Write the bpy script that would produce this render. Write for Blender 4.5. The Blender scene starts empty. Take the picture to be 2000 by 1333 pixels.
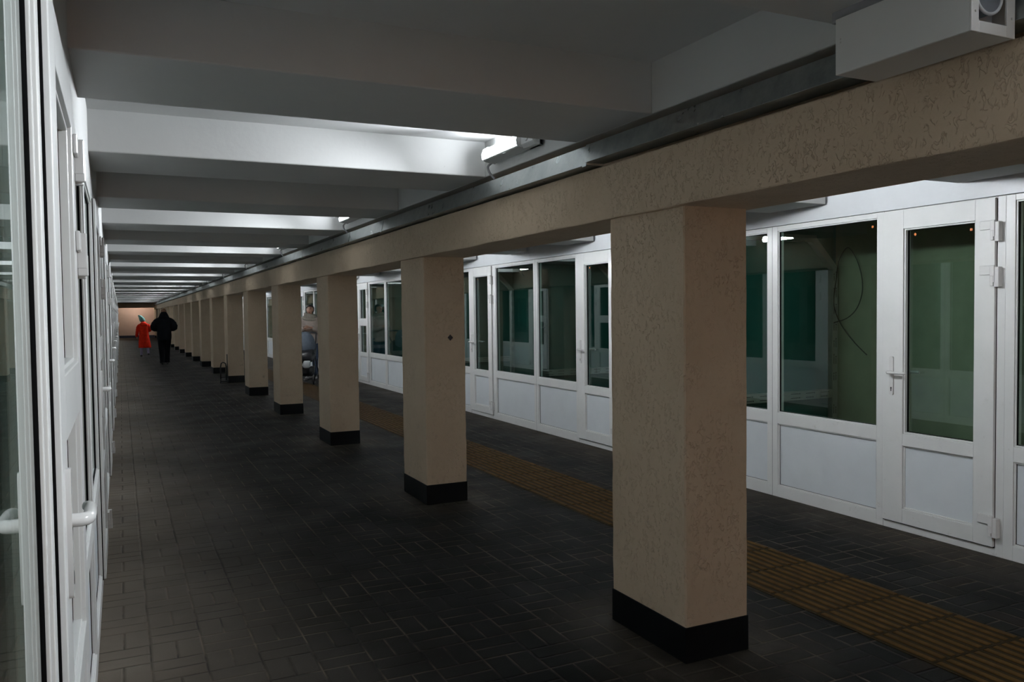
import bpy, bmesh, math, random
from mathutils import Vector, Matrix
random.seed(7)
SC = bpy.context.scene
COL = SC.collection
PI = math.pi

# ------------------------------------------------------------------ camera
YAW, PIT, ROL, FPX, EYE = 0.4461, -0.0361, -0.0120, 1598.5, 1.42
_cy, _sy = math.cos(YAW), math.sin(YAW)
_F = Vector((_sy*math.cos(PIT), _cy*math.cos(PIT), math.sin(PIT)))
_r = Vector((_cy, -_sy, 0)); _u = _r.cross(_F)
_R = _r*math.cos(ROL) + _u*math.sin(ROL)
_U = -_r*math.sin(ROL) + _u*math.cos(ROL)
cam = bpy.data.cameras.new('camera'); camo = bpy.data.objects.new('camera', cam); COL.objects.link(camo)
cam.sensor_width = 36; cam.lens = FPX/2000*36; cam.clip_start = .02; cam.clip_end = 300
_M = Matrix((_R, _U, -_F)).transposed().to_4x4(); _M.translation = Vector((0, 0, EYE))
camo.matrix_world = _M
SC.camera = camo

# ------------------------------------------------------------------ world, exposure
w = bpy.data.worlds.new('world'); SC.world = w; w.use_nodes = True
bg = w.node_tree.nodes['Background']; bg.inputs[0].default_value = (1.0, .42, .16, 1); bg.inputs[1].default_value = .95  # warm light added to tint the pillars, entering by the unseen open end
SC.view_settings.view_transform = 'Standard'; SC.view_settings.look = 'None'
SC.view_settings.gamma = 1; SC.view_settings.use_curve_mapping = False
SC.view_settings.exposure = 0.0
LAMP_LEFT = 36.0        # emission strength of the corridor lamps
LAMP_RIGHT = 340.0       # of the lamps in the narrow aisle
LAMP_LEFT_W = 31.0      # watts of the beam each corridor lamp throws across its coffer
SC.cycles.max_bounces = 12; SC.cycles.diffuse_bounces = 8; SC.cycles.glossy_bounces = 4
SC.cycles.transparent_max_bounces = 16; SC.cycles.sample_clamp_indirect = 4
SC.cycles.use_denoising = True

# ------------------------------------------------------------------ measures (metres)
XL, XP, XR = -.116, 2.006, 4.435          # left facade face, pillar row face, right facade face
PY0, PS, PA, PB, PH = 2.617, 3.0573, .537, .318, 1.827
XB0, XB1 = 1.985, 2.36                    # longitudinal beam
YEND, YBACK = 58.4, -9.0
ZRIB, ZC = 2.23, 2.437

# ------------------------------------------------------------------ materials
def mat(name, col, rough=.5, metal=0, spec=.5, emis=None, es=0):
    m = bpy.data.materials.new(name); m.use_nodes = True
    b = m.node_tree.nodes['Principled BSDF']
    b.inputs['Base Color'].default_value = (*col, 1); b.inputs['Roughness'].default_value = rough
    b.inputs['Metallic'].default_value = metal; b.inputs['Specular IOR Level'].default_value = spec
    if emis: b.inputs['Emission Color'].default_value = (*emis, 1); b.inputs['Emission Strength'].default_value = es
    return m
class NT:
    def __init__(s, m): s.m = m; s.t = m.node_tree; s.b = s.t.nodes['Principled BSDF']
    def n(s, typ, **k):
        o = s.t.nodes.new(typ)
        for a, v in k.items(): setattr(o, a, v)
        return o
    def l(s, a, b): s.t.links.new(a, b)
    def put(s, sock, v):
        if hasattr(v, 'is_output') or hasattr(v, 'links'): s.l(v, sock)
        else: sock.default_value = v
    def math(s, op, a, b=0, c=None):
        o = s.n('ShaderNodeMath', operation=op); s.put(o.inputs[0], a); s.put(o.inputs[1], b)
        if c is not None: s.put(o.inputs[2], c)
        return o.outputs[0]
    def pos(s): return s.n('ShaderNodeNewGeometry').outputs['Position']
    def objc(s): return s.n('ShaderNodeTexCoord').outputs['Object']
    def noise(s, vec, scale, detail=3, rough=.5, dist=0):
        o = s.n('ShaderNodeTexNoise'); s.l(vec, o.inputs['Vector']); o.inputs['Scale'].default_value = scale
        o.inputs['Detail'].default_value = detail; o.inputs['Roughness'].default_value = rough; o.inputs['Distortion'].default_value = dist
        return o.outputs['Fac']
    def ramp(s, fac, stops):
        o = s.n('ShaderNodeValToRGB'); s.l(fac, o.inputs[0]); r = o.color_ramp
        while len(r.elements) < len(stops): r.elements.new(.5)
        for e, (p, c) in zip(r.elements, stops):
            e.position = p; e.color = (*c, 1) if len(c) == 3 else c
        return o.outputs[0]
    def mix(s, fac, a, b, mode='MIX'):
        o = s.n('ShaderNodeMix', data_type='RGBA', blend_type=mode); s.put(o.inputs[0], fac)
        s.put(o.inputs[6], a if not isinstance(a, tuple) else (*a, 1)); s.put(o.inputs[7], b if not isinstance(b, tuple) else (*b, 1))
        return o.outputs[2]
    def mr(s, v, a, b, c=0., d=1.):
        o = s.n('ShaderNodeMapRange', clamp=True); s.put(o.inputs[0], v)
        for i, q in enumerate((a, b, c, d)): s.put(o.inputs[i+1], q)
        return o.outputs[0]
    def bump(s, h, strength, dist):
        o = s.n('ShaderNodeBump'); s.l(h, o.inputs['Height']); o.inputs['Strength'].default_value = strength; o.inputs['Distance'].default_value = dist
        s.l(o.outputs[0], s.b.inputs['Normal'])

def mottled(name, col, rough, scale=6, amt=.12, bumps=0, metal=0, spec=.5):
    m = mat(name, col, rough, metal, spec); t = NT(m); p = t.pos()
    f = t.noise(p, scale, 5, .6)
    c = t.ramp(f, [(.3, tuple(x*(1-amt) for x in col)), (.7, tuple(min(1, x*(1+amt)) for x in col))])
    t.l(c, t.b.inputs['Base Color'])
    if bumps: t.bump(t.noise(p, scale*9, 3), .4, bumps)
    return m

def stucco():
    m = mat('bark_stucco', (.40, .33, .27), .78, spec=.3); t = NT(m); p = t.pos()
    mp = t.n('ShaderNodeMapping'); t.l(p, mp.inputs[0]); mp.inputs['Scale'].default_value = (1, 1, .62)
    n1 = t.noise(mp.outputs[0], 58, 1, .5, .7)
    g = t.math('ABSOLUTE', t.math('SUBTRACT', n1, .5))
    groove = t.mr(g, .008, .045, 0, 1)                       # 0 in a groove
    msk = t.math('MULTIPLY', t.mr(t.noise(mp.outputs[0], 40, 1), .46, .54), t.mr(t.noise(p, 3.5, 2), .36, .56, .25, 1))
    groove = t.math('ADD', t.math('MULTIPLY', groove, msk), t.math('SUBTRACT', 1, msk))
    fine = t.noise(p, 160, 2)
    big = t.noise(p, 16, 3)
    h = t.math('ADD', t.math('ADD', groove, t.math('MULTIPLY', fine, .35)), t.math('MULTIPLY', big, .8))
    t.bump(h, .75, .0045)
    base = t.ramp(t.noise(p, 2.2, 5, .65), [(.3, (.56, .435, .31)), (.7, (.65, .515, .375))])
    dirt = t.mr(t.noise(p, 9, 5, .75), .60, .74)
    # scuffs collect on the lower metre of each pillar
    sep = t.n('ShaderNodeSeparateXYZ'); t.l(p, sep.inputs[0])
    low = t.mr(sep.outputs[2], .75, .25)
    dirt = t.math('MULTIPLY', dirt, t.math('ADD', t.math('MULTIPLY', low, .5), .12))
    c = t.mix(dirt, base, (.17, .125, .095))
    c = t.mix(t.math('MULTIPLY', t.math('SUBTRACT', 1, groove), .04), c, (.25, .2, .15))
    t.l(c, t.b.inputs['Base Color'])
    return m

def paving():
    m = mat('basketweave_paving', (.05, .047, .042), .6, spec=.08); t = NT(m); p = t.pos()
    sep = t.n('ShaderNodeSeparateXYZ'); t.l(p, sep.inputs[0])
    wob = t.math('MULTIPLY', t.math('SUBTRACT', t.noise(p, 1.1, 1), .5), .012)
    x = t.math('ADD', t.math('DIVIDE', t.math('SUBTRACT', t.math('ADD', sep.outputs[0], wob), .078), .204), 100)
    y = t.math('ADD', t.math('DIVIDE', t.math('SUBTRACT', t.math('ADD', sep.outputs[1], wob), 4.208), .1965), 200)
    fx, fy = t.math('FRACT', x), t.math('FRACT', y); ix, iy = t.math('FLOOR', x), t.math('FLOOR', y)
    par = t.math('MODULO', t.math('ADD', ix, iy), 2)       # which way the pair lies
    par = t.math('GREATER_THAN', par, .5)
    def edge(f): return t.math('SUBTRACT', .5, t.math('ABSOLUTE', t.math('SUBTRACT', f, .5)))
    def mid(f): return t.math('ABSOLUTE', t.math('SUBTRACT', f, .5))
    e = t.math('MINIMUM', edge(fx), edge(fy))
    mm = t.math('ADD', t.math('MULTIPLY', par, mid(fx)), t.math('MULTIPLY', t.math('SUBTRACT', 1, par), mid(fy)))
    d = t.math('MINIMUM', e, mm)                            # distance to nearest joint, in cells
    joint = t.mr(d, .008, .026, 1, 0)
    # brick id for tone
    half = t.math('ADD', t.math('MULTIPLY', par, t.math('GREATER_THAN', fx, .5)), t.math('MULTIPLY', t.math('SUBTRACT', 1, par), t.math('GREATER_THAN', fy, .5)))
    cmb = t.n('ShaderNodeCombineXYZ'); t.l(ix, cmb.inputs[0]); t.l(iy, cmb.inputs[1]); t.l(half, cmb.inputs[2])
    wn = t.n('ShaderNodeTexWhiteNoise', noise_dimensions='3D'); t.l(cmb.outputs[0], wn.inputs[0])
    tone = t.ramp(wn.outputs[0], [(0, (.0030, .0032, .0030)), (.5, (.0046, .0045, .0041)), (.93, (.0065, .0062, .0055)), (1, (.010, .0072, .0055))])
    grain = t.mr(t.noise(p, 90, 4, .7), .3, .7, .72, 1.28)
    gc = t.n('ShaderNodeCombineXYZ'); [t.l(grain, gc.inputs[i]) for i in range(3)]
    c = t.mix(1., tone, gc.outputs[0], 'MULTIPLY')
    sand = t.mr(t.noise(p, 3.1, 3, .6), .42, .58)
    jc = t.mix(sand, (.0015, .0015, .0015), (.085, .067, .05))
    c = t.mix(joint, c, jc)
    # pale dusty dirt trodden and swept against the pillar feet and the right facade
    dx = t.math('MAXIMUM', t.math('SUBTRACT', t.math('ABSOLUTE', t.math('SUBTRACT', sep.outputs[0], XP+PB/2)), PB/2), 0)
    ym = t.math('MODULO', t.math('ADD', t.math('SUBTRACT', sep.outputs[1], PY0+PA/2-PS/2), PS*10), PS)
    dy = t.math('MAXIMUM', t.math('SUBTRACT', t.math('ABSOLUTE', t.math('SUBTRACT', ym, PS/2)), PA/2), 0)
    dd = t.math('SQRT', t.math('ADD', t.math('MULTIPLY', dx, dx), t.math('MULTIPLY', dy, dy)))
    dw = t.math('SUBTRACT', XR, sep.outputs[0])
    pale_amt = t.math('MAXIMUM', t.mr(dd, .42, .0), t.math('MULTIPLY', t.mr(dw, .55, .05), .9))
    dn = t.mr(t.noise(p, 5, 4, .7), .3, .7, .25, 1)
    pale_amt = t.math('MULTIPLY', t.math('MULTIPLY', pale_amt, dn), .34)
    dl = t.math('MULTIPLY', t.math('POWER', t.mr(sep.outputs[0], 1.6, -.1), 2.6), t.mr(t.noise(p, 1.3, 4, .6), .3, .7, .6, 1.))  # floor paler towards the left facade, broken up by noise
    pale_amt = t.math('MAXIMUM', pale_amt, t.math('MULTIPLY', dl, t.math('SUBTRACT', 1, t.math('MULTIPLY', joint, .6))))
    c = t.mix(pale_amt, c, (.15, .126, .10))
    spk = t.mr(t.noise(p, 60, 1), .77, .79)
    c = t.mix(t.math('MULTIPLY', spk, .5), c, (.10, .085, .06))
    t.l(c, t.b.inputs['Base Color'])
    t.l(t.mr(t.noise(p, 2.3, 3), .3, .7, .6, .8), t.b.inputs['Roughness'])
    prof = t.mr(d, .0, .05, 0, 1)
    tilt = t.math('MULTIPLY', wn.outputs[0], .25)
    h = t.math('ADD', t.math('ADD', prof, t.math('MULTIPLY', t.noise(p, 120, 3), .18)), t.math('MULTIPLY', tilt, prof))
    t.bump(h, .8, .006)
    return m

def glass(name, tint, refl=.05):
    m = bpy.data.materials.new(name); m.use_nodes = True; nt = m.node_tree; nt.nodes.clear()
    out = nt.nodes.new('ShaderNodeOutputMaterial'); mx = nt.nodes.new('ShaderNodeMixShader')
    tr = nt.nodes.new('ShaderNodeBsdfTransparent'); tr.inputs[0].default_value = (*tint, 1)
    gl = nt.nodes.new('ShaderNodeBsdfGlossy'); gl.inputs['Roughness'].default_value = .0; gl.inputs[0].default_value = (.92, .97, .96, 1)
    lw = nt.nodes.new('ShaderNodeLayerWeight'); lw.inputs[0].default_value = .5
    pw = nt.nodes.new('ShaderNodeMath'); pw.operation = 'POWER'; nt.links.new(lw.outputs['Facing'], pw.inputs[0]); pw.inputs[1].default_value = 4.2
    ma = nt.nodes.new('ShaderNodeMath'); ma.operation = 'MULTIPLY_ADD'; nt.links.new(pw.outputs[0], ma.inputs[0]); ma.inputs[1].default_value = 1-refl; ma.inputs[2].default_value = refl
    nt.links.new(ma.outputs[0], mx.inputs[0]); nt.links.new(tr.outputs[0], mx.inputs[1]); nt.links.new(gl.outputs[0], mx.inputs[2])
    nt.links.new(mx.outputs[0], out.inputs[0])
    return m

def galvanised():
    m = mat('galvanised_steel', (.34, .37, .37), .33, metal=.85); t = NT(m); p = t.pos()
    f = t.noise(p, 14, 5, .7)
    t.l(t.ramp(f, [(.3, (.26, .29, .29)), (.7, (.42, .45, .44))]), t.b.inputs['Base Color'])
    t.l(t.mr(t.noise(p, 7, 4, .7), .3, .7, .24, .48), t.b.inputs['Roughness'])
    t.bump(t.noise(p, 5, 2), .25, .01)
    return m

def white_plaster():
    m = mat('white_painted_concrete', (.80, .81, .80), .75); t = NT(m); p = t.pos()
    base = t.ramp(t.noise(p, 1.4, 4, .6), [(.3, (.66, .665, .66)), (.7, (.72, .725, .715))])
    sp = t.mr(t.noise(p, 24, 4, .75), .70, .76); msk = t.mr(t.noise(p, 1.7, 2), .60, .68)
    c = t.mix(t.math('MULTIPLY', sp, msk), base, (.25, .25, .25))
    t.l(c, t.b.inputs['Base Color']); t.bump(t.noise(p, 30, 3), .25, .003)
    return m

def white_pvc():
    m = mat('white_pvc', (.66, .665, .655), .32); t = NT(m); p = t.pos()
    sep = t.n('ShaderNodeSeparateXYZ'); t.l(p, sep.inputs[0])
    base = t.ramp(t.noise(p, 2.5, 4, .65), [(.3, (.71, .72, .71)), (.72, (.78, .785, .775))])
    sm = t.math('MULTIPLY', t.mr(t.noise(p, 12, 5, .8), .60, .72), t.mr(sep.outputs[2], 1.3, .0, .08, .5))
    t.l(t.mix(sm, base, (.40, .37, .33)), t.b.inputs['Base Color'])
    return m

def tactile_mat():
    m = mottled('ochre_tactile_concrete', (.062, .033, .008), .8, 12, .35, .002, spec=.08); t = NT(m)
    src = t.b.inputs['Base Color'].links[0].from_socket
    sep = t.n('ShaderNodeSeparateXYZ'); t.l(t.pos(), sep.inputs[0])
    t.l(t.mix(t.mr(sep.outputs[2], .0045, .0075), (.018, .0115, .005), src), t.b.inputs['Base Color'])   # grooves coloured darker, for contrast with the bars
    return m
M = dict(
    stucco=stucco(), paving=paving(), ceil=white_plaster(), pvc=white_pvc(), steel=galvanised(),
    band=mottled('black_skirting_paint', (.003, .004, .005), .5, 8, .3, spec=.12),
    panel=mottled('grey_white_sandwich_panel', (.70, .74, .77), .42, 3, .04),
    gasket=mat('black_rubber_gasket', (.003, .003, .0035), .7, spec=.1),
    glass=glass('clear_glazing', (.80, .90, .87), .075),
    pvch=mat('white_hardware', (.74, .74, .73), .22),
    screw=mat('bright_screw', (.6, .6, .58), .3, metal=.9),
    dark=mat('dark_keyhole', (.01, .01, .01), .6),
    fascia=mottled('white_sheet_metal', (.66, .68, .70), .36, 3, .05, .004),
    teal=mottled('teal_green_drywall', (.022, .125, .108), .7, 4, .12),
    olive=mottled('olive_drywall', (.27, .27, .18), .75, 5, .12),
    inner=mottled('booth_ceiling_board', (.10, .14, .13), .7, 4, .1),
    film=mottled('protective_film', (.34, .36, .33), .35, 7, .1),
    ink=mat('film_print', (.03, .03, .035), .6),
    orange=mat('orange_sticker', (.75, .22, .05), .5),
    cable=mat('black_cable', (.01, .01, .01), .45),
    gcable=mat('grey_cable', (.22, .22, .23), .5),
    lampbody=mat('white_lamp_housing', (.70, .71, .70), .35),
    led_l=mat('lit_diffuser', (.9, .9, .9), .4, emis=(.90, .95, 1.0), es=LAMP_LEFT),
    led_r=mat('lit_diffuser_aisle', (.9, .9, .9), .4, emis=(.92, .96, 1.0), es=LAMP_RIGHT),
    led_w=mat('warm_lit_diffuser', (.9, .9, .9), .4, emis=(1.0, .86, .76), es=230),
    tactile=tactile_mat(),
    endwall=mottled('pinkish_plaster', (.52, .38, .31), .8, 2, .06),
    blue=mat('blue_black_base_paint', (.012, .016, .035), .5),
    skin=mat('skin', (.42, .24, .17), .5), skin2=mat('face_shadow_skin', (.42, .23, .165), .5),
    red=mottled('red_coat_fabric', (.60, .020, .004), .85, 14, .25, spec=.15),
    mint=mottled('mint_knit', (.14, .32, .28), .85, 40, .2),
    black=mottled('black_jacket_fabric', (.0045, .006, .008), .9, 12, .3, spec=.1),
    blacktr=mottled('black_trouser_fabric', (.0035, .0045, .006), .9, 12, .3, spec=.1),
    lav=mottled('lavender_legging', (.28, .24, .36), .8, 12, .1),
    hair=mat('dark_brown_hair', (.018, .010, .008), .45),
    hairl=mat('light_brown_hair', (.16, .08, .045), .5),
    beige=mottled('beige_quilted_fabric', (.34, .28, .245), .7, 14, .12),
    scarf=mottled('grey_green_scarf_knit', (.27, .245, .20), .9, 40, .2),
    jeans=mottled('blue_denim', (.035, .055, .10), .8, 30, .2),
    shoe=mat('dark_shoe', (.012, .011, .011), .6), shoel=mat('grey_shoe', (.30, .27, .27), .6),
    greyblue=mottled('blue_grey_canopy_fabric', (.085, .105, .135), .75, 20, .12),
    bframe=mat('black_stroller_frame', (.010, .010, .012), .45),
    bag=mat('white_plastic_bag', (.62, .64, .66), .35),
    lip=mat('lip', (.32, .06, .05), .5), eye=mat('dark_eye', (.01, .008, .008), .3),
    greybag=mottled('grey_sack_cloth', (.12, .11, .095), .8, 20, .2),
    ducti=mat('dark_duct_inside', (.10, .105, .12), .6),
)

# ------------------------------------------------------------------ mesh helpers
class MB:
    def __init__(s): s.v = []; s.f = []
    def box(s, x0, x1, y0, y1, z0, z1):
        b = len(s.v)
        s.v += [(x, y, z) for z in (z0, z1) for y in (y0, y1) for x in (x0, x1)]
        s.f += [tuple(b+i for i in q) for q in ((0, 2, 3, 1), (4, 5, 7, 6), (0, 1, 5, 4), (2, 6, 7, 3), (0, 4, 6, 2), (1, 3, 7, 5))]
        return s
    def poly_prism(s, pts, axis, a, b):
        """pts: 2-D outline in the two other axes (order x,y,z minus axis), extruded from a to b along axis"""
        def P(p, t): q = list(p); q.insert('xyz'.index(axis), t); return tuple(q)
        n = len(pts); k = len(s.v)
        s.v += [P(p, a) for p in pts] + [P(p, b) for p in pts]
        s.f += [tuple(k+i for i in reversed(range(n))), tuple(k+n+i for i in range(n))]
        s.f += [(k+i, k+(i+1) % n, k+n+(i+1) % n, k+n+i) for i in range(n)]
        return s
    def tube(s, path, r, n=10, closed=False):
        path = [Vector(p) for p in path]; k0 = len(s.v); m = len(path)
        rr = r if isinstance(r, (list, tuple)) else [r]*m
        up = None
        for i, p in enumerate(path):
            a = path[max(i-1, 0)] if not closed else path[i-1]
            b = path[min(i+1, m-1)] if not closed else path[(i+1) % m]
            d = (b-a).normalized()
            if up is None:
                up = d.orthogonal().normalized()
            up = (up - d*up.dot(d)).normalized(); sd = d.cross(up)
            for j in range(n):
                t = 2*PI*j/n; q = p + up*math.cos(t)*rr[i] + sd*math.sin(t)*rr[i]; s.v.append(tuple(q))
        for i in range(m-1 if not closed else m):
            for j in range(n):
                a = k0+i*n+j; b = k0+i*n+(j+1) % n; c = k0+((i+1) % m)*n+(j+1) % n; d = k0+((i+1) % m)*n+j
                s.f.append((a, b, c, d))
        if not closed:
            s.f.append(tuple(k0+j for j in reversed(range(n)))); s.f.append(tuple(k0+(m-1)*n+j for j in range(n)))
        return s
    def loft(s, rings, cap=True):
        """rings: list of equal-length point lists"""
        k0 = len(s.v); n = len(rings[0])
        for r in rings: s.v += [tuple(p) for p in r]
        for i in range(len(rings)-1):
            for j in range(n):
                s.f.append((k0+i*n+j, k0+i*n+(j+1) % n, k0+(i+1)*n+(j+1) % n, k0+(i+1)*n+j))
        if cap:
            s.f.append(tuple(k0+j for j in reversed(range(n)))); s.f.append(tuple(k0+(len(rings)-1)*n+j for j in range(n)))
        return s
    def ell(s, c, rx, ry, rz, n=16, m=10, rot=None, z0=-1, z1=1):
        rings = []
        for i in range(m+1):
            t = z0+(z1-z0)*i/m; t = math.sin(t*PI/2); q = math.sqrt(max(0, 1-t*t))+1e-4
            ring = []
            for j in range(n):
                a = 2*PI*j/n; p = Vector((rx*q*math.cos(a), ry*q*math.sin(a), rz*t))
                if rot: p.rotate(rot)
                ring.append(Vector(c)+p)
            rings.append(ring)
        return s.loft(rings)
    def obj(s, name, m, parent=None, bevel=0, smooth=False, loc=None, rz=0, sub=0):
        me = bpy.data.meshes.new(name); me.from_pydata(s.v, [], s.f); me.materials.append(m)
        bm = bmesh.new(); bm.from_mesh(me); bmesh.ops.recalc_face_normals(bm, faces=bm.faces); bm.to_mesh(me); bm.free()
        if smooth == 'auto':
            bm = bmesh.new(); bm.from_mesh(me)
            for e_ in bm.edges:
                e_.smooth = len(e_.link_faces) == 2 and e_.calc_face_angle(9) < .75
            bm.to_mesh(me); bm.free()
        if smooth: me.polygons.foreach_set('use_smooth', [True]*len(me.polygons))
        o = bpy.data.objects.new(name, me); COL.objects.link(o)
        if parent: o.parent = parent
        if loc: o.location = loc
        o.rotation_euler.z = rz
        if bevel:
            b = o.modifiers.new('bevel', 'BEVEL'); b.width = bevel; b.segments = 2; b.limit_method = 'ANGLE'
        if sub:
            b = o.modifiers.new('sub', 'SUBSURF'); b.levels = sub; b.render_levels = sub
        return o
def bx(*a): return MB().box(*a)
def tag(o, label, cat, group=None, kind=None):
    o['label'] = label; o['category'] = cat
    if group: o['group'] = group
    if kind: o['kind'] = kind
    return o
def empty(name, loc=(0, 0, 0), rz=0):
    o = bpy.data.objects.new(name, None); COL.objects.link(o); o.location = loc; o.rotation_euler.z = rz; o.empty_display_size = .1
    return o
def copy_tree(o, parent=None):
    c = o.copy(); COL.objects.link(c); c.parent = parent
    for ch in list(o.children): copy_tree(ch, c)
    return c
ORD = ['first', 'second', 'third', 'fourth', 'fifth', 'sixth', 'seventh', 'eighth', 'ninth', 'tenth', 'eleventh', 'twelfth', 'thirteenth',
       'fourteenth', 'fifteenth', 'sixteenth', 'seventeenth', 'eighteenth', 'nineteenth', 'twentieth', 'twenty-first', 'twenty-second', 'twenty-third',
       'twenty-fourth', 'twenty-fifth', 'twenty-sixth', 'twenty-seventh', 'twenty-eighth', 'twenty-ninth', 'thirtieth', 'thirty-first', 'thirty-second',
       'thirty-third', 'thirty-fourth', 'thirty-fifth', 'thirty-sixth', 'thirty-seventh', 'thirty-eighth', 'thirty-ninth', 'fortieth']

# ------------------------------------------------------------------ floor
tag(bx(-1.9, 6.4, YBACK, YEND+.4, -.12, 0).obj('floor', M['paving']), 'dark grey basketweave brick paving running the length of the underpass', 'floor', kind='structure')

def tactile():
    m = MB(); x0, x1 = 2.866, 3.434
    tl = .298; y = -2.0
    while y < 50:
        for k in range(2):
            a = x0+k*.285
            m.box(a+.001, a+.283, y+.0015, y+tl-.0015, -.02, .003)
            nb = 5; off = .006 if k else 0
            for j in range(nb):
                c = a+.0285+j*.0565
                w2 = .0165
                yy0, yy1 = y+.007+off*.5, y+tl-.007
                b = len(m.v)
                m.v += [(c-w2, yy0, .003), (c+w2, yy0, .003), (c+w2, yy1, .003), (c-w2, yy1, .003),
                        (c-w2+.006, yy0+.006, .009), (c+w2-.006, yy0+.006, .009), (c+w2-.006, yy1-.006, .009), (c-w2+.006, yy1-.006, .009)]
                m.f += [tuple(b+i for i in q) for q in ((4, 5, 6, 7), (0, 1, 5, 4), (1, 2, 6, 5), (2, 3, 7, 6), (3, 0, 4, 7))]
        y += tl
    return m.obj('tactile_paving', M['tactile'])
tag(tactile(), 'ochre ribbed tactile guide strip laid in the paving between pillars and right facade', 'tactile strip', kind='structure')

# ------------------------------------------------------------------ ceiling of the corridor: ribs and coffers
RP, R0, RW = 1.708, 2.825, .625           # rib period, a rib's near edge, rib width
def ceiling_left():
    m = MB()
    m.box(-.30, XP, YBACK, YEND, ZC, 2.62)
    m.box(XP, XB1, YBACK, YEND, ZRIB, 2.62)           # solid strip over the beam
    k = -7
    while R0+RP*k < YEND-.4:
        y = R0+RP*k
        if y > YBACK: m.box(-.30, XP+.001, y, min(y+RW, YEND), ZRIB, ZC+.01)
        k += 1
    return m.obj('ceiling', M['ceil'], bevel=.006)
tag(ceiling_left(), 'white ribbed concrete ceiling with deep coffers over the wide left corridor', 'ceiling', kind='structure')
RR0, RRP, RRW = 4.167, 1.5287, .54
def ceiling_right():
    m = MB()
    m.box(XB1, 6.3, YBACK, YEND, 2.36, 2.62)
    k = -8
    while RR0+RRP*k < YEND-1:
        y = RR0+RRP*k
        if y > YBACK: m.box(XB1, 4.395, y, y+RRW, 2.131, 2.37)
        k += 1
    return m.obj('ceiling', M['ceil'], bevel=.004)
tag(ceiling_right(), 'white ribbed concrete ceiling over the narrow right aisle', 'ceiling', kind='structure')

# longitudinal beam
def beam():
    m = MB()
    n = 240; y0, y1 = YBACK, YEND
    ring = []
    rings = []
    for i in range(n+1):
        y = y0+(y1-y0)*i/n
        dx = .004*math.sin(y*2.1)+.004*random.uniform(-1, 1); dz = .0035*random.uniform(-1, 1)
        rings.append([(XB0+dx, y, PH+dz), (XB0+dx*.4, y, 2.072), (XB0+.24, y, 2.075), (XB0+.24, y, ZRIB+.01), (XB1, y, ZRIB+.01), (XB1, y, PH+.001)])
    m.loft(rings)
    return m.obj('beam', M['stucco'], bevel=.006)
tag(beam(), 'long beige stucco beam carried by the pillar row', 'beam', kind='structure')
lt = bx(-.3, XB0+.2, 56.3, 56.8, 1.93, ZRIB+.05).obj('beam', M['stucco'], bevel=.01)
tag(lt, 'short beige cross beam under the ceiling before the end wall', 'beam', kind='structure')

# ------------------------------------------------------------------ pillars
def make_pillar():
    r = empty('pillar')
    m = MB()
    # shaft with slightly irregular rounded edges, subdivided for a hand-plastered outline
    rings = []
    for i in range(25):
        z = .146+(PH+.006-.146)*i/24
        j = lambda: random.uniform(-.0018, .0018)
        c = .006
        rings.append([(0+c, j(), z), (PB-c, j(), z), (PB+j(), c, z), (PB+j(), PA-c, z), (PB-c, PA+j(), z), (c, PA+j(), z), (j(), PA-c, z), (j(), c, z)])
    m.loft(rings)
    m.obj('shaft', M['stucco'], r)
    bx(-.003, PB+.003, -.003, PA+.003, 0, .146).obj('skirting_band', M['band'], r, bevel=.003)
    return r
P0 = make_pillar()
PL = {0: 'beige stucco pillar with black foot nearest the camera, tactile strip at its right',
      1: 'beige stucco pillar with a small dark diamond hole in its near face',
      2: 'beige stucco pillar just right of the woman with the stroller',
      3: 'beige stucco pillar just left of the woman with the stroller',
      5: 'beige stucco pillar with the black hand trolley leaning on it'}
for n in range(-2, 19):
    if PY0+PS*n > YEND-.6: break
    p = P0 if n == 0 else copy_tree(P0)
    p.location = (XP, PY0+PS*n, 0)
    lab = PL.get(n) or (('beige stucco pillar in the row, %s counting away from the camera' % ORD[n]) if n > 0 else
                        ('beige stucco pillar beside the camera position' if n == -1 else 'beige stucco pillar behind the camera position'))
    tag(p, lab, 'pillar', 'stucco pillars along the corridor')
hole = MB().poly_prism([(.0, -.022), (.022, 0), (.0, .024), (-.02, .002)], 'y', -.004, .004).obj('plaster_hole', M['dark'])
# small chipped anchor hole on the second pillar
hole.location = (2.205, PY0+PS-.0005, 1.231)
for ch in bpy.data.objects:
    if ch.name.startswith('pillar') and abs(ch.location.y-(PY0+PS)) < .01 and ch.type == 'EMPTY':
        hole.parent = ch; hole.location = (.199, -.0005, 1.231)

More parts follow.
